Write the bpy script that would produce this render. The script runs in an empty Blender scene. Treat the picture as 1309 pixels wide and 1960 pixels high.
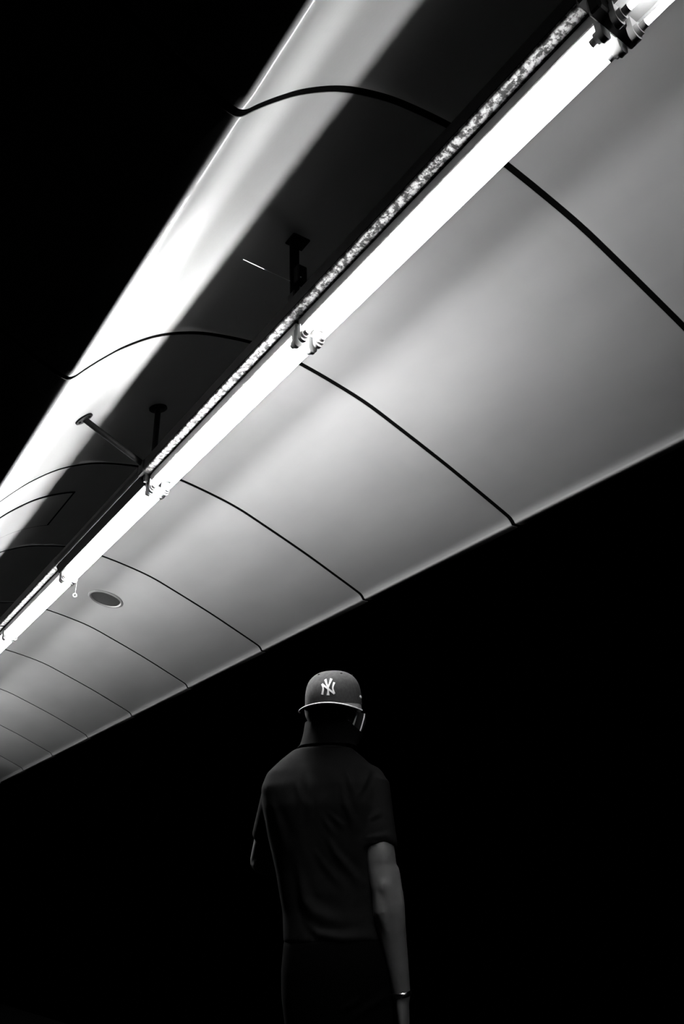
import bpy, math, random
import numpy as np
from mathutils import Vector, Matrix

SC = bpy.context.scene
COL = SC.collection
random.seed(4)
S = 3.2            # metres per drawing unit of the vault section
EYE = 1.10         # height of the lens above the platform
PI = math.pi

# ------------------------------------------------------------------ materials
def mat(name, col, rough=.6, spec=.4, metal=0.0, noise=None, bump=None, emit=None, mottled=None, coat=0.0):
    m = bpy.data.materials.new(name); m.use_nodes = True
    nt = m.node_tree; b = nt.nodes['Principled BSDF']
    c = (col, col, col, 1) if not isinstance(col, tuple) else (*col, 1)
    b.inputs['Base Color'].default_value = c
    b.inputs['Roughness'].default_value = rough
    b.inputs['Metallic'].default_value = metal
    b.inputs['Specular IOR Level'].default_value = spec
    b.inputs['Coat Weight'].default_value = coat; b.inputs['Coat Roughness'].default_value = .12
    tc = nt.nodes.new('ShaderNodeTexCoord')
    def tex(scale, detail, stretch=(1, 1, 1)):
        mp = nt.nodes.new('ShaderNodeMapping'); mp.inputs['Scale'].default_value = stretch
        nt.links.new(tc.outputs['Object'], mp.inputs['Vector'])
        n = nt.nodes.new('ShaderNodeTexNoise'); n.inputs['Scale'].default_value = scale
        n.inputs['Detail'].default_value = detail
        nt.links.new(mp.outputs['Vector'], n.inputs['Vector'])
        return n
    if noise:       # (scale, spread, stretch): gentle colour variation
        n = tex(noise[0], 6, noise[2] if len(noise) > 2 else (1, 1, 1))
        r = nt.nodes.new('ShaderNodeMapRange')
        r.inputs['From Min'].default_value = .25; r.inputs['From Max'].default_value = .75
        r.inputs['To Min'].default_value = col * (1 - noise[1]); r.inputs['To Max'].default_value = col * (1 + noise[1])
        nt.links.new(n.outputs['Fac'], r.inputs['Value'])
        nt.links.new(r.outputs['Result'], b.inputs['Base Color'])
    if mottled:     # (scale, dark, light): blotchy galvanised or rusted skin
        n = tex(mottled[0], 9); n.inputs['Roughness'].default_value = .72
        rp = nt.nodes.new('ShaderNodeValToRGB')
        rp.color_ramp.elements[0].position = .46; rp.color_ramp.elements[1].position = .56
        rp.color_ramp.elements[0].color = (mottled[1],) * 3 + (1,); rp.color_ramp.elements[1].color = (mottled[2],) * 3 + (1,)
        nt.links.new(n.outputs['Fac'], rp.inputs['Fac']); nt.links.new(rp.outputs['Color'], b.inputs['Base Color'])
    if bump:        # (scale, strength, distance, stretch)
        n = tex(bump[0], 5, bump[3] if len(bump) > 3 else (1, 1, 1))
        bp = nt.nodes.new('ShaderNodeBump'); bp.inputs['Strength'].default_value = bump[1]; bp.inputs['Distance'].default_value = bump[2]
        nt.links.new(n.outputs['Fac'], bp.inputs['Height']); nt.links.new(bp.outputs['Normal'], b.inputs['Normal'])
    if emit:
        b.inputs['Emission Color'].default_value = (1, 1, 1, 1); b.inputs['Emission Strength'].default_value = emit
    return m

LAMP = 262.0
M = dict(
    enamel=mat('satin_metal_panel', .15, .48, .6, metal=.12, coat=.6, noise=(3.0, .10, (1.2, .5, 1.2)), bump=(90, .10, .002)),
    joint=mat('black_joint_rubber', .0012, .95, .0),
    floor=mat('dark_asphalt', .0012, .95, .0, noise=(14, .4), bump=(60, .4, .004)),
    beam=mat('mottled_galvanised_steel', .10, .6, .03, mottled=(48, .006, .085), bump=(70, .4, .002)),
    blacksteel=mat('black_painted_steel', .0022, .6, .04, noise=(30, .5), bump=(50, .3, .001)),
    greysteel=mat('grey_worn_steel', .02, .6, .1),
    tray=mat('white_enamelled_tray', .25, .45, .4, noise=(25, .12)),
    holder=mat('white_lampholder_plastic', .25, .4, .4),
    metal=mat('dull_end_cap_metal', .12, .45, .5),
    lamp=mat('lit_fluorescent_glass', .8, .3, .3, emit=LAMP),
    mesh=mat('dark_speaker_mesh', .03, .7, .2, mottled=(260, .0015, .009)),
    rim=mat('grey_speaker_rim', .07, .45, .4),
    cord=mat('pale_cord', .16, .6, .3),
    steel=mat('bright_steel_wire', .5, .3, .5, metal=1.0),
    ink=mat('label_ink', .03, .7, .2),
    skin=mat('skin', .068, .55, .2, noise=(40, .12), bump=(160, .15, .001)),
    hair=mat('black_hair', .004, .6, .3, bump=(200, .5, .002, (1, 1, .2))),
    shirt=mat('black_cotton', .0052, .85, .03, noise=(60, .2), bump=(300, .25, .0008)),
    trouser=mat('black_twill', .0008, .9, .02, bump=(240, .3, .0008)),
    cap=mat('dark_wool_cap', .048, .9, .1, noise=(110, .25), bump=(320, .35, .0012)),
    capunder=mat('black_brim_underside', .015, .9, .1),
    thread=mat('white_thread', .95, .7, .2, bump=(260, .3, .0006)),
    binding=mat('white_binding', .9, .6, .2),
    maskfab=mat('black_mask_cloth', .02, .8, .15, bump=(280, .3, .0006)),
    leather=mat('black_leather', .012, .5, .3),
    band=mat('polished_wristband', .6, .2, .5, metal=1.0),
)

# ------------------------------------------------------------------ mesh helpers
class MB:
    def __init__(s): s.v = []; s.f = []
    def add(s, verts, faces):
        o = len(s.v); s.v += [tuple(p) for p in verts]; s.f += [tuple(i + o for i in f) for f in faces]
        return s
    def rings(s, rr, cap=True, closed=True):
        n = len(rr[0]); fs = []
        for a in range(len(rr) - 1):
            for i in range(n if closed else n - 1):
                j = (i + 1) % n
                fs.append((a * n + i, a * n + j, (a + 1) * n + j, (a + 1) * n + i))
        if cap and closed:
            fs.append(tuple(range(n - 1, -1, -1))); fs.append(tuple((len(rr) - 1) * n + i for i in range(n)))
        return s.add([p for r in rr for p in r], fs)
    def box(s, x0, x1, y0, y1, z0, z1, b=0.0):
        if b <= 0:
            return s.rings([[(x0, y0, z0), (x1, y0, z0), (x1, y1, z0), (x0, y1, z0)], [(x0, y0, z1), (x1, y0, z1), (x1, y1, z1), (x0, y1, z1)]])
        def r(z, i): return [(x0 + i, y0 + b, z), (x0 + b, y0 + i, z), (x1 - b, y0 + i, z), (x1 - i, y0 + b, z), (x1 - i, y1 - b, z), (x1 - b, y1 - i, z), (x0 + b, y1 - i, z), (x0 + i, y1 - b, z)]
        return s.rings([r(z0, b * .7), r(z0 + b, 0), r(z1 - b, 0), r(z1, b * .7)])
    def prism_y(s, prof, y0, y1):       # profile in (x,z) swept along y
        return s.rings([[(x, y0, z) for x, z in prof], [(x, y1, z) for x, z in prof]])
    def tube(s, pts, rad, n=12, round_ends=False, up=None):
        P = [Vector(p) for p in pts]; m = len(P)
        R = rad if isinstance(rad, (list, tuple)) and len(rad) == m else [rad] * m
        R = [(r, r) if not isinstance(r, (list, tuple)) else r for r in R]
        if round_ends:
            d0 = (P[0] - P[1]).normalized(); d1 = (P[-1] - P[-2]).normalized(); e0 = []; r0 = []; e1 = []; r1 = []
            for q in (80, 55, 28):
                a = math.radians(q); e0.append(P[0] + d0 * min(R[0]) * math.sin(a)); r0.append((R[0][0] * math.cos(a), R[0][1] * math.cos(a)))
            for q in (28, 55, 80):
                a = math.radians(q); e1.append(P[-1] + d1 * min(R[-1]) * math.sin(a)); r1.append((R[-1][0] * math.cos(a), R[-1][1] * math.cos(a)))
            P = e0 + P + e1; R = r0 + R + r1; m = len(P)
        rr = []; prev = None
        for i in range(m):
            t = (P[min(i + 1, m - 1)] - P[max(i - 1, 0)]).normalized()
            if prev is None:
                u = Vector(up) if up else (Vector((1, 0, 0)) if abs(t.x) < .8 else Vector((0, 1, 0)))
            else: u = prev
            u = (u - t * u.dot(t)).normalized(); prev = u; w = t.cross(u)
            rr.append([P[i] + u * (R[i][0] * math.cos(2 * PI * k / n)) + w * (R[i][1] * math.sin(2 * PI * k / n)) for k in range(n)])
        return s.rings(rr)
    def ball(s, c, r, nu=16, nv=10, rot=None):
        r = r if isinstance(r, (tuple, list)) else (r, r, r); rr = []
        for j in range(nv + 1):
            a = -PI / 2 + PI * (j + .02) / (nv + .04)
            ring = []
            for i in range(nu):
                p = Vector((r[0] * math.cos(a) * math.cos(2 * PI * i / nu), r[1] * math.cos(a) * math.sin(2 * PI * i / nu), r[2] * math.sin(a)))
                ring.append(Vector(c) + (rot @ p if rot else p))
            rr.append(ring)
        return s.rings(rr)
    def torus(s, c, R, r, axis='y', nu=24, nv=8):
        vs = []; fs = []
        for i in range(nu):
            for j in range(nv):
                a = 2 * PI * i / nu; b = 2 * PI * j / nv; d = R + r * math.cos(b); h = r * math.sin(b)
                p = (d * math.cos(a), d * math.sin(a), h)
                if axis == 'y': p = (p[0], p[2], p[1])
                if axis == 'x': p = (p[2], p[0], p[1])
                vs.append((c[0] + p[0], c[1] + p[1], c[2] + p[2]))
                fs.append((i * nv + j, i * nv + (j + 1) % nv, ((i + 1) % nu) * nv + (j + 1) % nv, ((i + 1) % nu) * nv + j))
        return s.add(vs, fs)
    def mesh(s, name, m, smooth=False):
        me = bpy.data.meshes.new(name); me.from_pydata(s.v, [], s.f); me.update()
        import bmesh
        bm = bmesh.new(); bm.from_mesh(me); bmesh.ops.recalc_face_normals(bm, faces=bm.faces); bm.to_mesh(me); bm.free()
        if m: me.materials.append(m)
        if smooth: smooth_by_angle(me)
        return me

def smooth_by_angle(me, ang=40):
    for p in me.polygons: p.use_smooth = True
    try: me.set_sharp_from_angle(angle=math.radians(ang))
    except Exception: pass

def link(name, me, parent=None, loc=(0, 0, 0)):
    o = bpy.data.objects.new(name, me); COL.objects.link(o); o.location = loc
    if parent: o.parent = parent
    return o
def obj(name, mb, m, parent=None, smooth=False, loc=(0, 0, 0)):
    return link(name, mb.mesh(name, m, smooth), parent, loc)
def tag(o, label, cat, group=None):
    o['label'] = label; o['category'] = cat
    if group: o['group'] = group
    return o
def thing(name, label, cat, loc, rz=0, group=None):
    o = bpy.data.objects.new(name, None); COL.objects.link(o); o.empty_display_size = .1
    o.location = loc; o.rotation_euler = (0, 0, rz)
    return tag(o, label, cat, group)
def structure(o): o['kind'] = 'structure'; return o

# ------------------------------------------------------------------ the vault
def catmull(P, per=8):
    P = [np.array(p, float) for p in P]; out = []
    for i in range(len(P) - 1):
        p0 = P[max(i - 1, 0)]; p1 = P[i]; p2 = P[i + 1]; p3 = P[min(i + 2, len(P) - 1)]
        for k in range(per):
            t = k / per
            out.append(.5 * ((2 * p1) + (-p0 + p2) * t + (2 * p0 - 5 * p1 + 4 * p2 - p3) * t * t + (-p0 + 3 * p1 - 3 * p2 + p3) * t ** 3))
    out.append(P[-1]); return out
SEC = [(-.20, .668), (-.12, .655), (-.03, .622), (.04, .588), (.085, .566), (.115, .5515), (.135, .5405), (.152, .5325), (.162, .5285), (.170, .5262), (.1758, .5264), (.182, .5313), (.1925, .5455), (.211, .5685), (.234, .594),
       (.268, .6235), (.303, .644), (.341, .6585), (.399, .670), (.44, .6705), (.481, .6655), (.534, .655), (.588, .641), (.642, .6205), (.730, .5845), (.80, .553), (.843, .5332), (.8555, .5268), (.8605, .5215), (.863, .5175), (.8665, .5165), (.8765, .5165)]
PROF = [(p[0] * S, p[1] * S + EYE) for p in catmull(SEC, 7)]
def normals2(prof):
    n = []
    for i in range(len(prof)):
        a = prof[max(i - 1, 0)]; b = prof[min(i + 1, len(prof) - 1)]
        dx, dz = b[0] - a[0], b[1] - a[1]; l = math.hypot(dx, dz); n.append((-dz / l, dx / l))   # up side
    return n
NRM = normals2(PROF)
def offset(d): return [(p[0] + n[0] * d, p[1] + n[1] * d) for p, n in zip(PROF, NRM)]
def ceil_z(x):
    xs = [p[0] for p in PROF]; zs = [p[1] for p in PROF]; return float(np.interp(x, xs, zs))
def seam(k): return (.394397 * k - .02946) * S
def mid(k): return (seam(k) + seam(k + 1)) / 2

K0, K1 = -4, 11
y_lo, y_hi = seam(K0), seam(K1 + 1)
mb = MB()
lo, hi = offset(.0035), offset(.03)
mb.prism_y(lo + hi[::-1], y_lo, y_hi)
ceiling = structure(obj('ceiling', mb, M['joint'], None))
NP = len(PROF)
for k in range(K0, K1 + 1):
    a, b = seam(k) + .0115, seam(k + 1) - .0115
    mb = MB(); lower = PROF; up = offset(.003)
    ys = [a, a + .004, (a + b) / 2, b - .045, b - .004, b]; dz = [.0012, 0, 0, 0, .0014, .0024]
    vs = []; fs = []
    for y, d in zip(ys, dz):
        vs += [(p[0] + n[0] * d, y, p[1] + n[1] * d) for p, n in zip(lower, NRM)]
    for r in range(len(ys) - 1):
        for i in range(NP - 1): fs.append((r * NP + i, r * NP + i + 1, (r + 1) * NP + i + 1, (r + 1) * NP + i))
    o0 = len(vs); vs += [(p[0], a, p[1]) for p in up] + [(p[0], b, p[1]) for p in up]
    for i in range(NP - 1): fs.append((o0 + i, o0 + NP + i, o0 + NP + i + 1, o0 + i + 1))
    last = (len(ys) - 1) * NP
    for i in range(NP - 1):
        fs.append((i, o0 + i, o0 + i + 1, i + 1)); fs.append((last + i, last + i + 1, o0 + NP + i + 1, o0 + NP + i))
    mb.add(vs, fs)
    obj('ceiling_panel', mb, M['enamel'], ceiling, smooth=True)

# access hatch let into the vault, left of the lamps
def arc(x0, x1, n=18): return [x0 + (x1 - x0) * i / n for i in range(n + 1)]
def conform(mb, x0, x1, y0, y1, d0, d1):
    xs = arc(x0, x1); low = []; top = []
    for x in xs:
        z = ceil_z(x); s_ = (ceil_z(x + .01) - ceil_z(x - .01)) / .02; l = math.hypot(1, s_); nx, nz = s_ / l, -1 / l
        low.append((x + nx * d1, z + nz * d1)); top.append((x + nx * d0, z + nz * d0))
    return mb.prism_y(low + top[::-1], y0, y1)
hx0, hx1, hy0, hy1 = .60, 1.062, 4.06, 4.57
mb = MB(); conform(mb, hx0 + .012, hx1 - .012, hy0 + .012, hy1 - .012, -.001, .006)
hatch = obj('access_hatch', mb, M['enamel'], ceiling, smooth=True)
mb = MB()
conform(mb, hx0, hx1, hy0, hy0 + .014, -.001, .004); conform(mb, hx0, hx1, hy1 - .014, hy1, -.001, .004)
conform(mb, hx1 - .014, hx1, hy0, hy1, -.001, .004); conform(mb, hx0, hx0 + .014, hy0, hy1, -.001, .004)
obj('hatch_gap', mb, M['joint'], hatch)

# the platform below
mb = MB(); mb.box(-1.6, 3.3, -5.4, 16.0, -.25, 0.0)
structure(obj('floor', mb, M['floor']))

# ------------------------------------------------------------------ lamp row
LX, LZ = 1.157, 1.680 + EYE                       # middle between the two tubes
P = .394397 * S                                   # one fixture per ceiling panel
def fixture_meshes():
    h = P / 2
    d = {}
    mb = MB(); x0, x1, zl, zr, z1 = 1.1155 - LX, 1.2165 - LX, .0310, .0565, .074
    prof = [(x0, zl + .004), (x0 + .0015, zl), (x0 + .006, zl + .004), (x1 - .008, zr + .001), (x1 - .0015, zr - .001), (x1, zr + .003), (x1, .0665), (1.165 - LX, .071), (x0 + .004, .071), (x0, .067)]
    mb.prism_y(prof, -h + .012, h - .012); d['tray'] = mb.mesh('tray', M['tray'])
    mb = MB(); mb.tube([(0, -h + .038, 0), (0, -h + .040, 0), (0, h - .040, 0), (0, h - .038, 0)], [.0060, .0075, .0075, .0060], 18); d['lamp_tube'] = mb.mesh('lamp_tube', M['lamp'], True)
    mb = MB(); mb.tube([(0, h - .050, 0), (0, h - .026, 0)], .0095, 20)
    d['end_cap'] = mb.mesh('end_cap', M['metal'], True)
    mb = MB()                                      # tombstone holder, hangs from the tray end
    w = .0165; top = .040; prof = [(w, top), (w, 0)] + [(w * math.cos(a), -.004 + w * 1.15 * math.sin(a)) for a in [-PI * i / 10 for i in range(1, 10)]] + [(-w, 0), (-w, top)]
    mb.prism_y(prof, -.007, .007)
    mb.tube([(0, .005, 0), (0, .017, 0)], .0148, 18)
    d['lampholder'] = mb.mesh('lampholder', M['holder'], True)
    return d
FM = fixture_meshes()
LM = {}
def lamp_mesh(power):                              # output set per fixture to shape the brightness falloff along the row
    if power not in LM:
        me = FM['lamp_tube'].copy(); me.materials.clear(); me.materials.append(mat('lit_fluorescent_glass', .8, .3, .3, emit=LAMP * power)); LM[power] = me
    return LM[power]
def fixture(y, label, group=None, power=1.0):
    t = thing('light_fixture', label, 'light', (LX, y, LZ), 0, group)
    link('tray', FM['tray'], t)
    for dx in (-.0290, .0296):
        tb = link('lamp_tube', lamp_mesh(power), t, (dx, 0, 0))
        for e in (0, PI): link('end_cap', FM['end_cap'], tb).rotation_euler = (0, 0, e)
        for s in (-1, 1):
            o = link('lampholder', FM['lampholder'], t, (dx, s * (P / 2 - .019), 0))
            if s > 0: o.rotation_euler = (0, 0, PI)
    return t
names = {-1: 'twin tube light cut off by the top right corner of the picture',
         0: 'largest twin tube light, running from the upper right coupling down to the flat hanging bracket',
         1: 'twin tube light between the flat hanging bracket and the slanting hanger rods',
         2: 'twin tube light under the plain black channel, between hanger rods and the pull cord',
         3: 'twin tube light beyond the pull cord, near the left edge of the picture',
         4: 'small far twin tube light cut off by the left edge of the picture'}
for k in range(-1, 5):
    t = fixture(mid(k) + P / 2, names[k], 'twin fluorescent lights in one row', {-1: .12, 0: .56, 1: 1.95, 2: 1.4, 3: 1.15, 4: 1.0}[k])
    if k in (0, 1):                                # maker's sticker on the tray side
        for yy in ((P / 2 - .20,) if k == 0 else (-P / 2 + .13,)):
            mb = MB(); mb.box(-.0392, -.0378, yy - .055, yy + .055, .043, .060)
            st = obj('rating_sticker', mb, M['holder'], t)
            mb = MB(); q = -.048
            while q < .045:
                l_ = random.uniform(.004, .011); mb.box(-.0396, -.0391, yy + q, yy + q + l_, .047, .056); q += l_ + .004
            obj('print', mb, M['ink'], st)
for k in range(5, 9):
    fixture(mid(k) + P / 2, 'twin tube light farther down the row, past the left edge of the picture', 'twin fluorescent lights past the picture edge', .85)

for k in (-3, -2):
    fixture(mid(k) + P / 2, 'twin tube light nearer the viewer, beyond the upper right corner of the picture', 'twin fluorescent lights beyond the upper right corner', .9)

# ------------------------------------------------------------------ beams that carry the lamps
BX0, BX1, BZ0, BZ1 = 1.0776, 1.245, 1.751 + EYE, 1.806 + EYE
def beam(k0, k1, label, cut=.03):
    ya, yb = mid(k0) + cut, mid(k1) - cut
    t = thing('support_beam', label, 'beam', (1.108, (ya + yb) / 2, BZ0), 0, 'beam lengths above the lamps')
    l = (yb - ya) / 2; x0, x1 = BX0 - 1.108, BX1 - 1.108; h = BZ1 - BZ0; r = .007
    prof = [(x0, h), (x0, r)] + [(x0 + r - r * math.cos(a), r - r * math.sin(a)) for a in (.4, .8, 1.2)] + [(x0 + r, 0), (1.234 - 1.108, 0), (1.240 - 1.108, .006), (1.240 - 1.108, h)]
    n = max(2, int(l * 30)); mb = MB()
    rr = []
    for i in range(n + 1):
        y = -l + 2 * l * i / n; rr.append([(x, y, z + .0007 * math.sin(i * 2.3 + x * 90)) for x, z in prof])
    mb.rings(rr); obj('channel', mb, M['beam'], t, smooth=True)
    mb = MB(); mb.box(x0 - .002, x0 + .001, -l + .004, l - .004, .010, h + .002)
    obj('side_plate', mb, M['blacksteel'], t)
    return t
beam(0, 2, 'blotchy bright metal beam over the two nearest lights')
beam(3, 4, 'blotchy metal beam length beyond the black channel, near the left edge', .012)
beam(4, 6, 'small far length of blotchy beam cut off by the left edge', .012)
beam(-3, 0, 'dark beam length over the light in the top right corner')
# the black channel between the two blotchy beams
ya, yb = mid(2) + .03, mid(3) + .012
t = thing('support_beam', 'plain black open channel over the light next to the pull cord', 'beam', (1.11, (ya + yb) / 2, BZ0), 0, 'beam lengths above the lamps')
l = (yb - ya) / 2; mb = MB()
prof = [(x - 1.11, z - 1.751) for x, z in ((1.068, 1.792), (1.070, 1.776), (1.106, 1.7085), (1.1125, 1.7085), (1.1125, 1.751), (1.235, 1.751), (1.240, 1.757), (1.240, 1.792))]
mb.prism_y(prof, -l, l); obj('channel', mb, M['blacksteel'], t)
mb = MB(); mb.prism_y([(x - 1.11, z - 1.751) for x, z in ((1.0795, 1.758), (1.077, 1.756), (1.0805, 1.750), (1.084, 1.750))], -l, l); obj('rib', mb, M['greysteel'], t)

# black couplings where lengths meet
def coupling(k, label, big=False):
    y = mid(k); t = thing('beam_coupling', label, 'bracket', (1.11, y, BZ0), 0, 'couplings between beam lengths')
    mb = MB(); mb.box(-.040, .034, -.032, .032, -.006, .058, .006); obj('sleeve', mb, M['blacksteel'], t)
    mb = MB()
    if big: mb.box(-.030, .115, -.016, .016, -.058, .012, .006)
    else: mb.box(-.020, .072, -.009, .009, -.040, .002, .003)
    obj('cross_plate', mb, M['blacksteel'], t)
    return t
coupling(0, 'black coupling between the two upper right lights', True)
coupling(2, 'black coupling under the slanting hanger rods')

# hanger with two rods and round plates
def rod_hanger(k, label):
    y = mid(k); t = thing('rod_hanger', label, 'hanger', (1.10, y, BZ1), 0, 'two rod hangers')
    for n, (xt, xb, zb) in enumerate(((.794, 1.088, BZ1 - .012), (1.128, 1.128, BZ1 - .002))):
        zt = ceil_z(xt); sl = (ceil_z(xt + .02) - ceil_z(xt - .02)) / .04; nv = Vector((sl, 0, -1)).normalized()
        a = Vector((xt - 1.10, 0, zt - BZ1)); b = Vector((xb - 1.10, 0, zb - BZ1))
        mb = MB(); mb.tube([a + nv * .004, b], .0135, 14); r_ = obj('rod', mb, M['blacksteel'], t, True)
        mb = MB(); mb.tube([a + nv * .0005, a + nv * .007, a + nv * .010], [.042, .042, .034], 24)
        for q in range(3):
            u = Vector((0, 1, 0)); w = nv.cross(u); e = a + (u * math.cos(q * 2.1 + .5) + w * math.sin(q * 2.1 + .5)) * .028
            mb.tube([e + nv * .007, e + nv * .015], .006, 6)
        obj('ceiling_plate', mb, M['blacksteel'], t, True)
rod_hanger(2, 'pair of black hanger rods, one slanting, meeting at the beam joint')
rod_hanger(0, 'black hanger rods lost in the dark at the upper right coupling')

# flat bracket with a small box and a thin wire
y = mid(1)
t = thing('hanging_bracket', 'black flat bracket with a small box, hanging beside the mottled beam', 'bracket', (1.11, y, BZ1))
zt = ceil_z(1.11) - BZ1
mb = MB(); mb.box(-.022, .014, -.003, .003, .004, zt - .006); obj('strap', mb, M['blacksteel'], t)
mb = MB(); mb.box(-.026, .045, -.03, .03, zt - .010, zt - .001, .003)
for xx in (.0, .03): mb.tube([(xx, -.016, zt - .010), (xx, -.016, zt - .018)], .006, 6)
obj('ceiling_plate', mb, M['blacksteel'], t)
mb = MB(); mb.box(-.010, .028, -.034, -.002, .095, .165, .004); bx_ = obj('box', mb, M['blacksteel'], t)
mb = MB(); mb.ball((.000, -.0345, .106), .0028, 10, 6); obj('screw', mb, M['steel'], bx_, True)
mb = MB(); mb.box(-.023, .030, -.026, .016, .000, .050, .005); obj('foot', mb, M['blacksteel'], t)
mb = MB(); mb.tube([(-.018, 0, .105), (-.10, .002, .108), (-.200, .004, .112)], .0013, 6); obj('wire', mb, M['steel'], t, True)

# pull cord with a ring
y = mid(3) - .02
t = thing('pull_cord', 'thin white pull cord with a small ring below a lamp end', 'cord', (1.20, y, LZ - .015))
mb = MB(); mb.tube([(0, 0, .03), (.001, 0, -.02), (0, 0, -.066)], .0010, 6); obj('cord', mb, M['cord'], t, True)
mb = MB(); mb.torus((0, 0, -.079), .0095, .0042, 'y'); obj('ring', mb, M['cord'], t, True)

# round loudspeaker in the vault
sx, sy = 1.789, 5.59
sl = (ceil_z(sx + .03) - ceil_z(sx - .03)) / .06
t = thing('ceiling_speaker', 'round recessed speaker with a dark grille in the bright vault', 'speaker', (sx, sy, ceil_z(sx)))
t.rotation_euler = (0, -math.atan(sl), 0)
mb = MB(); N = 48
rr = [[(r * math.cos(2 * PI * i / N), r * math.sin(2 * PI * i / N), z) for i in range(N)] for r, z in ((.132, .004), (.132, -.006), (.127, -.010), (.116, -.010), (.109, -.003), (.109, .004))]
mb.rings(rr, cap=False); obj('rim', mb, M['rim'], t, True)
mb = MB(); mb.rings([[(r * math.cos(2 * PI * i / N), r * math.sin(2 * PI * i / N), z) for i in range(N)] for r, z in ((.110, -.0015), (.110, -.003), (.07, -.0055), (.02, -.007))]); obj('grille', mb, M['mesh'], t, True)

# ------------------------------------------------------------------ the person
D = 2.6
FW = Vector((.57892, .81539)); root_loc = (FW.x * D, FW.y * D, 0.0)
person = thing('person', 'person in a backwards cap and black polo shirt standing under the lights, seen from behind', 'person', root_loc, math.atan2(-.57892, .81539))

def remeshed(name, mb, vox, m, parent, it=2, push=None):
    me = mb.mesh(name + '_raw', None); o = bpy.data.objects.new('raw', me); COL.objects.link(o)
    md = o.modifiers.new('r', 'REMESH'); md.mode = 'VOXEL'; md.voxel_size = vox; md.adaptivity = 0
    dg = bpy.context.evaluated_depsgraph_get(); dg.update()
    out = bpy.data.meshes.new_from_object(o.evaluated_get(dg)); out.name = name
    bpy.data.objects.remove(o); bpy.data.meshes.remove(me)
    nv = len(out.vertices); co = np.empty(nv * 3); out.vertices.foreach_get('co', co); co = co.reshape(-1, 3)
    ed = np.empty(len(out.edges) * 2, int); out.edges.foreach_get('vertices', ed); ed = ed.reshape(-1, 2)
    deg = np.bincount(ed.ravel(), minlength=nv)[:, None]
    def relax(c, n):
        for _ in range(n):
            acc = np.zeros_like(c); np.add.at(acc, ed[:, 0], c[ed[:, 1]]); np.add.at(acc, ed[:, 1], c[ed[:, 0]])
            c = c * .45 + .55 * acc / np.maximum(deg, 1)
        return c
    co = relax(co, it); out.vertices.foreach_set('co', co.ravel()); out.update()
    if push is not None:
        nr = np.empty(nv * 3); out.vertices.foreach_get('normal', nr); nr = nr.reshape(-1, 3)
        co = co + nr * push(co, nr)[:, None]; out.vertices.foreach_set('co', co.ravel()); out.update()
    out.materials.clear(); out.materials.append(m)
    for p in out.polygons: p.use_smooth = True
    return link(name, out, parent)

# -- head frame: face looks away and to the right
HC = Vector((-.047, .010, 1.655)); HY = math.radians(-50)
HR = Matrix.Rotation(HY, 3, 'Z')
def hp(x, y, z): return HC + HR @ Vector((x, y, z))
def head_pt(az, el, k=1.0, add=0.0):               # az 0 = face, + = the person's right
    a, e = math.radians(az), math.radians(el)
    d = Vector((math.sin(a) * math.cos(e), math.cos(a) * math.cos(e), math.sin(e)))
    low = max(0.0, -d.z); fr = max(0.0, d.y)
    rx = .075 * (1 - .30 * low ** 1.3); ry = (.094 if d.y > 0 else .093) * (1 - .12 * low + .06 * low * fr); rz = .113
    r = 1 / math.sqrt((d.x / rx) ** 2 + (d.y / ry) ** 2 + (d.z / rz) ** 2)
    if d.y < 0 and d.z < -.2: r *= 1 - .25 * (-d.y) * (-d.z - .2)
    q = d * (r * k + add); return hp(q.x, q.y, q.z)

body = MB()
rr = [[head_pt(a, e) for a in range(0, 360, 12)] for e in (-88, -75, -60, -45, -30, -15, 0, 15, 30, 45, 60, 75, 88)]
body.rings(rr)
body.tube([hp(0, .086, .022), hp(0, .098, -.004), hp(0, .105, -.022), hp(0, .094, -.030)], [.008, .010, .0115, .009], 10, True)      # nose
for s in (-1, 1):
    body.ball(hp(s * .012, .097, -.028), .0085)                                                      # nostrils
    body.tube([hp(s * .010, .090, .026), hp(s * .030, .089, .032), hp(s * .050, .074, .026)], [.007, .0085, .006], 8, True)          # brow
    body.ball(hp(s * .031, .0775, .008), (.0135, .012, .011))                                        # eyeballs under lids
    body.ball(hp(s * .040, .062, -.022), (.020, .018, .014))                                         # cheekbones
    body.tube([hp(s * .058, -.002, -.040), hp(s * .043, .034, -.068), hp(s * .016, .064, -.086)], [.012, .012, .014], 10, True)      # jaw
    er = HR @ Matrix.Rotation(s * math.radians(18), 3, 'Z')
    body.ball(hp(s * .078, -.012, -.004), (.007, .019, .031), 14, 10, er)                            # ear
    body.tube([hp(s * .084, -.020, -.020), hp(s * .088, -.028, .004), hp(s * .087, -.020, .024), hp(s * .080, -.004, .026)], .004, 8, True)
    body.ball(hp(s * .076, -.006, -.032), (.006, .009, .010), 10, 8, er)
body.tube([hp(-.020, .080, -.052), hp(0, .087, -.050), hp(.020, .080, -.052)], [.004, .006, .004], 8, True)   # lips
body.tube([hp(-.018, .076, -.062), hp(0, .083, -.063), hp(.018, .076, -.062)], [.005, .0065, .005], 8, True)
body.ball(hp(0, .062, -.084), (.019, .016, .015))                                                    # chin
body.tube([hp(0, -.012, -.02), (-.062, .002, 1.58), (-.078, -.002, 1.52), (-.086, -.004, 1.45)], [.056, .056, .060, .075], 20, True)   # neck
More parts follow.
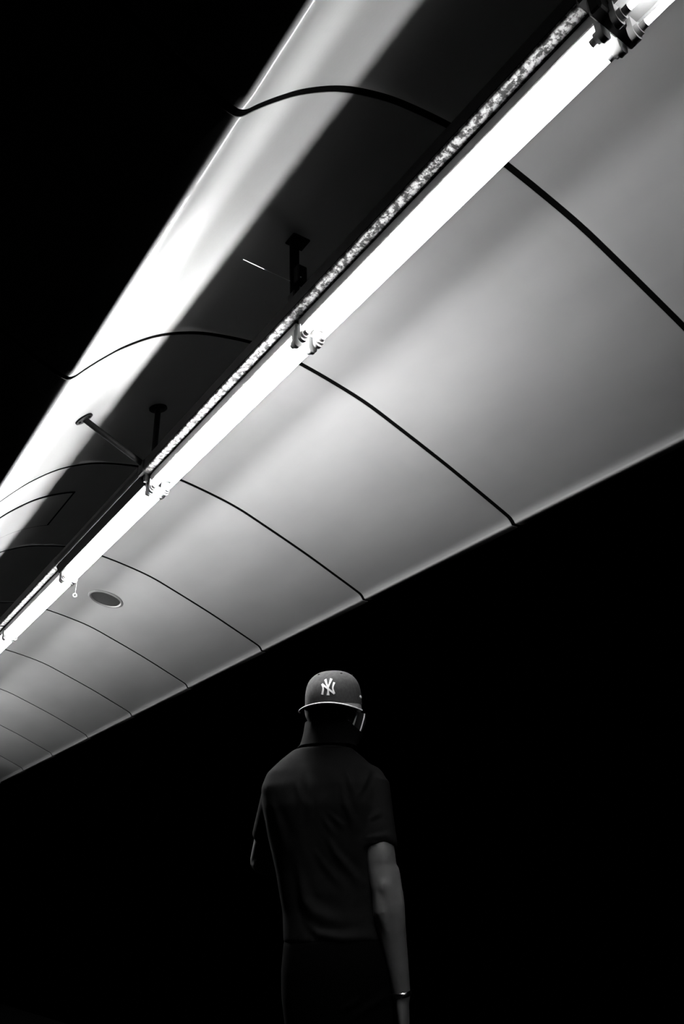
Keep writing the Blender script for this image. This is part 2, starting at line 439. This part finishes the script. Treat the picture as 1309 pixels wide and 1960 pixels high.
# trunk
def trunk(mb, g=0.0, lo=.92, hi=1.56):
    T = [(.90, -.040, .000, .155, .110), (1.00, -.042, 0, .152, .107), (1.08, -.050, .002, .146, .100), (1.18, -.062, .002, .153, .103),
         (1.28, -.075, -.002, .166, .112), (1.36, -.083, -.006, .175, .115), (1.42, -.087, -.008, .178, .108), (1.465, -.087, -.008, .160, .094), (1.505, -.085, -.006, .118, .078), (1.535, -.082, -.004, .080, .064), (1.555, -.080, -.002, .064, .056)]
    rr = []; n = 36
    for z, cx, cy, w, d in T:
        if z < lo or z > hi: continue
        ring = []
        for i in range(n):
            a = 2 * PI * i / n; c, s = math.cos(a), math.sin(a); e = .82
            back = .012 * max(0, -s) * math.exp(-((z - 1.38) / .07) ** 2) * (math.exp(-((c - .5) / .3) ** 2) + math.exp(-((c + .5) / .3) ** 2)) - .010 * max(0, -s) ** 6 * math.exp(-((z - 1.25) / .16) ** 2)
            ring.append((cx + (w + g) * math.copysign(abs(c) ** e, c), cy + (d + g + back) * math.copysign(abs(s) ** e, s), z))
        rr.append(ring)
    return mb.rings(rr)
trunk(body, 0, .9, 1.54)
# arms: shoulder, elbow, wrist
RS, RE, RW = Vector((.058, -.022, 1.420)), Vector((.091, -.095, 1.128)), Vector((.122, -.070, .868))
LS, LE, LW = Vector((-.212, .000, 1.416)), Vector((-.284, .150, 1.225)), Vector((-.130, .345, 1.205))
def arm(mb, a, b, c, k=1.0):
    m1 = a.lerp(b, .35); m2 = a.lerp(b, .7)
    mb.tube([a, m1, m2, b], [(.054 * k, .056 * k), (.049 * k, .052 * k), (.045 * k, .047 * k), (.0405 * k, .040 * k)], 18, True)
    f1 = b.lerp(c, .22); f2 = b.lerp(c, .6)
    mb.tube([b, f1, f2, c], [(.0395 * k, .040 * k), (.0455 * k, .043 * k), (.036 * k, .035 * k), (.0255 * k, .030 * k)], 18, True)
arm(body, RS, RE, RW); arm(body, LS, LE, LW)
body.ball(RE + Vector((-.006, -.028, .006)), (.018, .014, .026)); body.ball(RS.lerp(RE, .74) + Vector((.002, -.016, 0)), (.036, .034, .070))                                    # point of the elbow
body.ball(LE + Vector((-.010, -.026, -.012)), (.020, .018, .020))
body.tube([RE + Vector((-.014, -.018, -.01)), RE.lerp(RW, .22) + Vector((-.018, -.026, 0)), RE.lerp(RW, .5) + Vector((-.006, -.024, 0)), RE.lerp(RW, .85) + Vector((.004, -.014, 0))], [.018, .021, .013, .009], 10, True)
body.tube([RE + Vector((.028, .004, .05)), RE.lerp(RW, .14) + Vector((.026, -.010, 0)), RE.lerp(RW, .36) + Vector((.020, -.014, 0)), RE.lerp(RW, .7) + Vector((.012, -.006, 0))], [.016, .023, .021, .012], 10, True)
def hand(mb, w, d, across, palm, thumb_side, curl):
    # w wrist, d along the hand, across = index->little axis, palm = way the palm faces
    d, palm = d.normalized(), palm.normalized(); across = d.cross(palm).normalized() * thumb_side
    o = lambda u, v, q=0: w + d * u + across * v + palm * q
    mb.tube([o(-.01, 0), o(.02, 0), o(.055, .001), o(.088, .002)], [(.022, .026), (.020, .034), (.015, .040), (.011, .039)] if False else [(.024, .024), (.019, .032), (.015, .038), (.011, .038)], 16, True, up=palm)
    for i, (v, L, r) in enumerate(((-.030, .072, .0088), (-.010, .080, .0092), (.011, .074, .0088), (.031, .058, .0078))):
        p0 = o(.062, v * .95); p1 = o(.092, v); a = curl * (1 + .12 * i); pts = [p0, p1]; rad = [r * 1.05, r * 1.08]; cur = p1; ang = 0
        for f, seg in enumerate((.45, .30, .25)):
            ang += a * (0.75, 1.0, .7)[f]
            cur = cur + (d * math.cos(ang) + palm * math.sin(ang)) * L * seg; pts.append(cur); rad.append(r * (1.02, .93, .80)[f])
        mb.tube(pts, rad, 10, True)
    t0 = o(.018, -.024, .006); t1 = o(.045, -.046, .018); t2 = o(.075, -.054, .026); t3 = o(.097, -.052, .033)
    mb.tube([t0, t1, t2, t3], [.016, .0125, .0105, .0085], 10, True)
hand(body, RW, Vector((.06, .10, -1)), None, Vector((-1, .25, 0)), -1, .42)
hand(body, LW, Vector((.8, .45, .25)), None, Vector((.1, -.45, 1)), 1, .55)
# legs and feet
HIPS = ((-.113, .005), (.033, -.005)); FEET = ((-.150, .015), (.070, -.020))
for s, (hx, hy), (fx, fy) in ((-1, *([HIPS[0], FEET[0]])), (1, *([HIPS[1], FEET[1]]))):
    body.tube([(hx, hy, .94), (hx, hy, .80), ((hx + fx) / 2, fy + .012, .50), ((hx + fx) / 2 + (fx - hx) * .1, fy - .012, .36), (fx, fy, .11)], [.080, .078, .056, .056, .038], 18, True)
    body.tube([(fx, fy - .03, .06), (fx + s * .008, fy + .07, .045), (fx + s * .016, fy + .17, .035)], [(.034, .040), (.040, .034), (.036, .022)], 14, True)
body_o = remeshed('body', body, .0052, M['skin'], person, 2)

# -- shirt: trunk shell with short sleeves, then folds pushed out along the cloth
shirt = MB(); trunk(shirt, .011, 1.00, 1.545)
def sleeve(mb, a, b, frac, r0, r1):
    e = a.lerp(b, frac); mb.tube([a + Vector((0, 0, .004)), a.lerp(b, frac * .5), e], [(r0, r0), ((r0 + r1) / 2, (r0 + r1) / 2), (r1, r1 * 1.02)], 22, False)
sleeve(shirt, RS, RE, .63, .064, .0555); sleeve(shirt, LS, LE, .68, .060, .056)
for s_, c_ in ((1, RS), (-1, LS)): shirt.ball(c_ + Vector((-.004 * s_, 0, .002)), (.060, .062, .062))
FOLDS = [([(-.123, 1.42), (-.124, 1.33)], .004, .007), ([(-.157, 1.416), (-.143, 1.366)], .004, .008), ([(-.226, 1.355), (-.211, 1.302), (-.194, 1.241)], .006, .012),
         ([(-.08, 1.32), (-.055, 1.28)], .004, .006), ([(-.056, 1.328), (-.026, 1.297)], .004, .006), ([(-.025, 1.417), (-.015, 1.354), (.007, 1.3)], .006, .008),
         ([(-.006, 1.439), (.012, 1.38)], .006, .008), ([(-.069, 1.272), (-.049, 1.228), (-.013, 1.185), (.022, 1.146)], .007, .009),
         ([(-.104, 1.23), (-.077, 1.191), (-.037, 1.148)], .004, .008), ([(-.155, 1.193), (-.137, 1.106), (-.115, 1.077), (-.053, 1.052)], .010, .014),
         ([(-.133, 1.05), (-.098, 1.022), (-.036, 1.010), (.04, 1.012)], .008, .010), ([(.029, 1.389), (.058, 1.454)], .005, .008), ([(.057, 1.316), (.082, 1.333)], .004, .006), ([(.05, 1.265), (.103, 1.27)], .004, .006)]
def folds(co, nr):
    x, y, z = co.T; back = np.clip(-nr[:, 1] * 2.2, 0, 1); out = np.zeros(len(x))
    for pts, amp, wd in FOLDS:
        best = np.full(len(x), 9.0); tt = np.zeros(len(x)); n = len(pts) - 1
        for q, ((ax, az), (bx, bz)) in enumerate(zip(pts[:-1], pts[1:])):
            dx, dz = bx - ax, bz - az; L = dx * dx + dz * dz
            t = ((x - ax) * dx + (z - az) * dz) / L
            t = np.clip(t, 0 if q else -.35, 1 if q < n - 1 else 1.35)
            dd = np.hypot(x - ax - t * dx, z - az - t * dz); near = dd < best
            best = np.where(near, dd, best); tt = np.where(near, (q + t + .35) / (n + .7), tt)
        fade = np.sin(PI * np.clip(tt, 0, 1)) ** 1.2; wv = wd * (.6 + .7 * tt)
        out += fade * back * amp * (np.exp(-(best / wv) ** 2) - .35 * np.exp(-((best - 2.2 * wv) / wv) ** 2))
    out += .0022 * np.sin(x * 70 + z * 16 + 2 * np.sin(z * 9)) * np.clip((1.36 - z) * 5, 0, 1) * np.clip((z - 1.0) * 12, 0, 1)
    return out
remeshed('shirt', shirt, .006, M['shirt'], person, 4, folds)

# -- turned-up collar round the neck
def collar_ring(t, grow=0.0, n=72):
    ring = []
    for i in range(n):
        a = 2 * PI * i / n; c, s = math.cos(a), math.sin(a)
        cx = -.070 + .025 * t; cy = .002 + .032 * t ** .6; b_ = .004 * math.sin(PI * t); rx = .092 + .003 * t - b_; ry = .078 + .024 * t ** .6 - b_
        topz = 1.626 - .050 * max(0, (c - .30) / .70) - .030 * max(0, s) * (1 - max(0, c))
        lowz = 1.543 - .024 * max(0, s); z = lowz + (topz - lowz) * t
        w = .0035 * math.exp(-((a - 5.35 - .12 * (1 - t)) / .05) ** 2) + .0012 * math.sin(7 * a + 5 * t) + .003 * math.exp(-((a - 3.9) / .12) ** 2) * t
        ring.append((cx + (rx + grow + w) * c, cy + (ry + grow + w) * s, z))
    return ring
TT = [0, .12, .25, .4, .55, .7, .82, .92, 1.0]
mb = MB(); outer = [collar_ring(t) for t in TT]; inner = [collar_ring(t, -.004) for t in TT[::-1]]
rr = outer + inner; mb.rings(rr, cap=False)
n_ = 72; L_ = (len(rr) - 1) * n_
mb.f += [(i, L_ + i, L_ + (i + 1) % n_, (i + 1) % n_) for i in range(n_)]
collar = obj('collar', mb, M['shirt'], person, smooth=True)
mb = MB(); seamr = [Vector(p) for p in collar_ring(0.02, .0015)]
vsum = MB(); vsum.tube(seamr + [seamr[0]], .0013, 6); obj('seam', vsum, M['shirt'], collar, True)

# -- trousers, belt, shoes
tr = MB()
rr = []
for z, cx, w, d in ((.78, -.040, .158, .104), (.86, -.040, .170, .116), (.93, -.040, .172, .122), (.98, -.041, .166, .120), (1.012, -.042, .162, .117)):
    rr.append([(cx + w * math.copysign(abs(math.cos(a)) ** .85, math.cos(a)), d * math.copysign(abs(math.sin(a)) ** .85, math.sin(a)), z) for a in [2 * PI * i / 32 for i in range(32)]])
tr.rings(rr)
for (hx, hy), (fx, fy) in zip(HIPS, FEET):
    tr.tube([(hx, hy, .90), (hx, hy, .76), ((hx + fx) / 2, fy + .010, .50), (fx, fy - .008, .30), (fx, fy, .065)], [.090, .089, .074, .070, .066], 20)
POCK = [([(-.041, .842), (.003, .862)], .005, .007), ([(-.007, .827), (.069, .864)], .006, .008)]
def tfold(co, nr):
    global FOLDS
    keep = FOLDS; FOLDS = POCK; o = folds(co, nr); FOLDS = keep; return o
remeshed('trousers', tr, .007, M['trouser'], person, 8, tfold)
for s, (fx, fy) in zip((-1, 1), FEET):
    mb = MB()
    def sole(z, g):
        return [(fx + s * .01 + (.046 + g) * math.cos(a) * (1 + .12 * math.sin(a)), fy + .075 + (.142 + g) * math.sin(a), z) for a in [2 * PI * i / 24 for i in range(24)]]
    mb.rings([sole(.0, -.004), sole(.004, 0), sole(.024, 0), sole(.026, -.004)]); sh = obj('shoe', mb, M['leather'], person, True)
    mb = MB(); rr = []
    for z, g, back in ((.024, -.004, 0), (.045, -.005, .01), (.065, -.012, .05), (.085, -.016, .085), (.110, -.018, .10)):
        rr.append([(p[0], min(p[1], fy + .217 - back * 1.25), z) for p in sole(z, g)])
    mb.rings(rr); obj('upper', mb, M['leather'], sh, True)

# -- hair at the nape and sides, under the cap
mb = MB(); az = list(range(82, 279, 7)); els = list(range(-40, 42, 6))
grid = [[head_pt(a, max(e, -40 + 44 * min(1.35, (abs(a - 180) / 62) ** 2)), 1.0, .007) for a in az] for e in els]
inn = [[head_pt(a, max(e, -40 + 44 * min(1.35, (abs(a - 180) / 62) ** 2)), .97) for a in az] for e in els]
mb.rings(grid, cap=False, closed=False); mb.rings(inn, cap=False, closed=False)
obj('hair', mb, M['hair'], person, True)

# -- backwards cap
CC = Vector((-.046, .000, 1.674)); CY = math.radians(-8)
CR = Matrix.Rotation(math.radians(8), 3, 'X') @ Matrix.Rotation(PI + CY, 3, 'Z')              # cap +y = the way its front looks: back towards the lens
CH, CA, CB = .110, .0915, .104
def crown(ang, s, add=0.0):                        # ang 0 = cap front, s 0..1 up the crown
    k = (1 - s ** 3.0) ** (1 / 2.6) if s < 1 else 0
    fr = max(0, math.cos(ang)); k2 = k * (1 + .05 * fr * math.sin(PI * min(1, s * 1.1)))
    dent = 1 - .010 * math.exp(-((s - .45) / .2) ** 2) * math.exp(-((abs(ang) - 1.15) / .25) ** 2)
    seamd = 1 - .006 * sum(math.exp(-((abs(math.remainder(ang - q * PI / 3 - PI / 6 * 0, 2 * PI))) / .025) ** 2) for q in (1, 2, 4, 5)) * (1 if s < .97 else 0)
    p = Vector((math.sin(ang) * (CA * k2 * dent * seamd + add), math.cos(ang) * (CB * k2 * dent * seamd + add), s * CH + add * s * s))
    return CC + CR @ p
SS = [0, .08, .18, .3, .42, .54, .64, .73, .81, .87, .92, .955, .978, .992, .999]
NA = 180
mb = MB(); mb.rings([[crown(2 * PI * i / NA, s) for i in range(NA)] for s in SS])
cap = obj('cap', mb, M['cap'], person, True); cap['label'] = 'dark cap worn backwards with a white monogram'
mb = MB(); mb.ball(CC + Vector((0, 0, CH)), (.008, .008, .004)); obj('button', mb, M['cap'], cap, True)
# brim
def brim_pt(u, t, up):                             # u -1..1 across, t 0..1 outwards
    a = u * math.radians(84); base = Vector((math.sin(a) * CA, math.cos(a) * CB, 0))
    w = .100 * math.sin(a); out = Vector((w * (1 + .0), 0.012 + .163 * max(0, math.cos(a)) ** .55, 0))
    p = base.lerp(out, t); p.z = -1.9 * p.x * p.x * t - .003 * t + up
    return CC + CR @ p
NU, NT = 48, 8
mb = MB(); vs = []; fs = []
for up in (0, -.0035):
    for j in range(NT + 1):
        for i in range(NU + 1): vs.append(brim_pt(-1 + 2 * i / NU, j / NT, up))
W_ = NU + 1; o1 = W_ * (NT + 1)
top_faces = []; 
for j in range(NT):
    for i in range(NU):
        fs.append((j * W_ + i, j * W_ + i + 1, (j + 1) * W_ + i + 1, (j + 1) * W_ + i)); fs.append((o1 + j * W_ + i, o1 + (j + 1) * W_ + i, o1 + (j + 1) * W_ + i + 1, o1 + j * W_ + i + 1))
for i in range(NU):
    fs.append((NT * W_ + i, NT * W_ + i + 1, o1 + NT * W_ + i + 1, o1 + NT * W_ + i)); fs.append((i, o1 + i, o1 + i + 1, i + 1))
mb.add(vs, fs); brim = obj('brim', mb, M['cap'], cap, True)
mb = MB(); vs = []; fs = []
for j in range(NT + 1):
    for i in range(NU + 1): vs.append(brim_pt(-1 + 2 * i / NU, j / NT * .985, -.0042))
for j in range(NT):
    for i in range(NU): fs.append((j * W_ + i, j * W_ + i + 1, (j + 1) * W_ + i + 1, (j + 1) * W_ + i))
mb.add(vs, fs); obj('brim_lining', mb, M['capunder'], cap, True)
mb = MB(); mb.tube([brim_pt(-1 + 2 * i / 40, 1.0, -.0015) for i in range(41)], .0022, 8); e_ = obj('brim_edge', mb, M['binding'], cap, True); e_['label'] = 'pale stitched edge of the brim'
# interlocked monogram on the cap front, raised thread
STROKES = [[(483, 258, 15), (497, 300, 12), (486, 353, 17)], [(483, 258, 14), (540, 300, 14), (604, 350, 14)], [(605, 247, 17), (590, 297, 12), (604, 350, 14)],
           [(511, 217, 20), (528, 255, 14), (545, 292, 12)], [(575, 212, 22), (560, 255, 14), (545, 292, 12)], [(545, 284, 14), (545, 332, 14), (543, 361, 23)]]
mono = MB()
def on_cap(px, py, add):
    u = -(px - 543) * .000365; v = (287 - py) * .000345
    s = .445 + v / CH; return crown(u / CB, s, add)
for st in STROKES:
    pts = [(float(a), float(b), float(c)) for a, b, c in catmull(st, 8)]; rr = []
    for i, (x, y_, w) in enumerate(pts):
        a = pts[max(0, i - 1)]; b = pts[min(len(pts) - 1, i + 1)]; dx, dy = b[0] - a[0], b[1] - a[1]; l = math.hypot(dx, dy); nx, ny = -dy / l, dx / l
        w *= 1.3; rr.append([on_cap(x - nx * w / 2, y_ - ny * w / 2, -.001), on_cap(x - nx * w * .44, y_ - ny * w * .44, .0022), on_cap(x + nx * w * .44, y_ + ny * w * .44, .0022), on_cap(x + nx * w / 2, y_ + ny * w / 2, -.001)])
    mono.rings(rr)
o = obj('monogram', mono, M['thread'], cap); o['label'] = 'white raised interlocked letters on the cap front'
mb = MB(); rr = []                                 # small side emblem
for q, (a0, w) in enumerate(((-1.60, .006), (-1.53, .030), (-1.46, .012), (-1.40, .034), (-1.34, .008))):
    rr.append([crown(a0, .20 - w, .0012), crown(a0, .20 + w * 1.6, .0012), crown(a0, .20 + w * 1.6, -.002), crown(a0, .20 - w, -.002)])
mb.rings(rr); obj('side_emblem', mb, M['thread'], cap)
for a_ in (.62, -.62, 1.7, -1.7):
    mb = MB(); mb.torus(crown(a_, .86, .0005), .0028, .0012, 'z', 12, 6); obj('eyelet', mb, M['capunder'], cap, True)

# -- face mask with white binding
mb = MB(); azs = list(range(-74, 75, 4)); els = [-64, -56, -48, -40, -32, -24, -16, -8]
def mk(a, e, add=.014):
    add += .010 * max(0, -e - 20) / 40 * max(0, 1 - (a / 74) ** 2) ** .5
    nose = .022 * math.exp(-(a / 14) ** 2) * math.exp(-((e + 12) / 14) ** 2); return head_pt(a, e + 4 * (1 - (a / 74) ** 2) if e > -20 else e, 1.0, add + nose + .004 * (1 - (a / 74) ** 2))
mb.rings([[mk(a, e) for a in azs] for e in els], cap=False, closed=False); mb.rings([[mk(a, e, .010) for a in azs] for e in els], cap=False, closed=False)
mask = obj('face_mask', mb, M['maskfab'], person, True); mask['label'] = 'black face mask with white binding'
for a, r_ in ((-73, .0030), (73, .0030), (42, .0022)):
    mb = MB(); mb.tube([mk(a, e, .0155) for e in els], r_, 8); obj('binding', mb, M['binding'], mask, True)
for s_ in (-1, 1):
    mb = MB(); mb.tube([mk(73 * s_, -10, .010), head_pt(84 * s_, 6, 1, .008), head_pt(98 * s_, 14, 1, .012), head_pt(106 * s_, 2, 1, .010), head_pt(100 * s_, -18, 1, .008), mk(73 * s_, -40, .010)], .0016, 6)
    obj('ear_loop', mb, M['binding'], mask, True)

# -- wristband
mb = MB(); dv = (RW - RE).normalized(); c0 = RW + dv * -.004
mb.tube([c0 - dv * .006, c0 - dv * .004, c0 + dv * .004, c0 + dv * .006], [(.0275, .0305), (.0290, .0322), (.0290, .0322), (.0275, .0305)], 28)
o = obj('wristband', mb, M['band'], person, True); o['label'] = 'shiny band on the right wrist'

# ------------------------------------------------------------------ camera and world
cam = bpy.data.cameras.new('camera'); co = bpy.data.objects.new('camera', cam); COL.objects.link(co)
R = np.array([[.8226, .2299, .5200], [-.5679, .3756, .7324], [-.0269, -.8978, .4395]])   # rows: world axes seen in the lens frame
u, _, vt = np.linalg.svd(R); R = u @ vt
mw = Matrix(((R[0][0], -R[0][1], -R[0][2], 0), (R[1][0], -R[1][1], -R[1][2], 0), (R[2][0], -R[2][1], -R[2][2], EYE), (0, 0, 0, 1)))
co.matrix_world = mw
cam.sensor_width = 36; cam.sensor_fit = 'AUTO'; cam.lens = 28.01; cam.clip_start = .05; cam.clip_end = 200
SC.camera = co
w = bpy.data.worlds.new('night'); SC.world = w; w.use_nodes = True
w.node_tree.nodes['Background'].inputs['Color'].default_value = (0, 0, 0, 1); w.node_tree.nodes['Background'].inputs['Strength'].default_value = 0
SC.view_settings.view_transform = 'Standard'; SC.view_settings.look = 'None'; SC.view_settings.exposure = 0; SC.view_settings.gamma = 1
SC.view_settings.use_curve_mapping = False
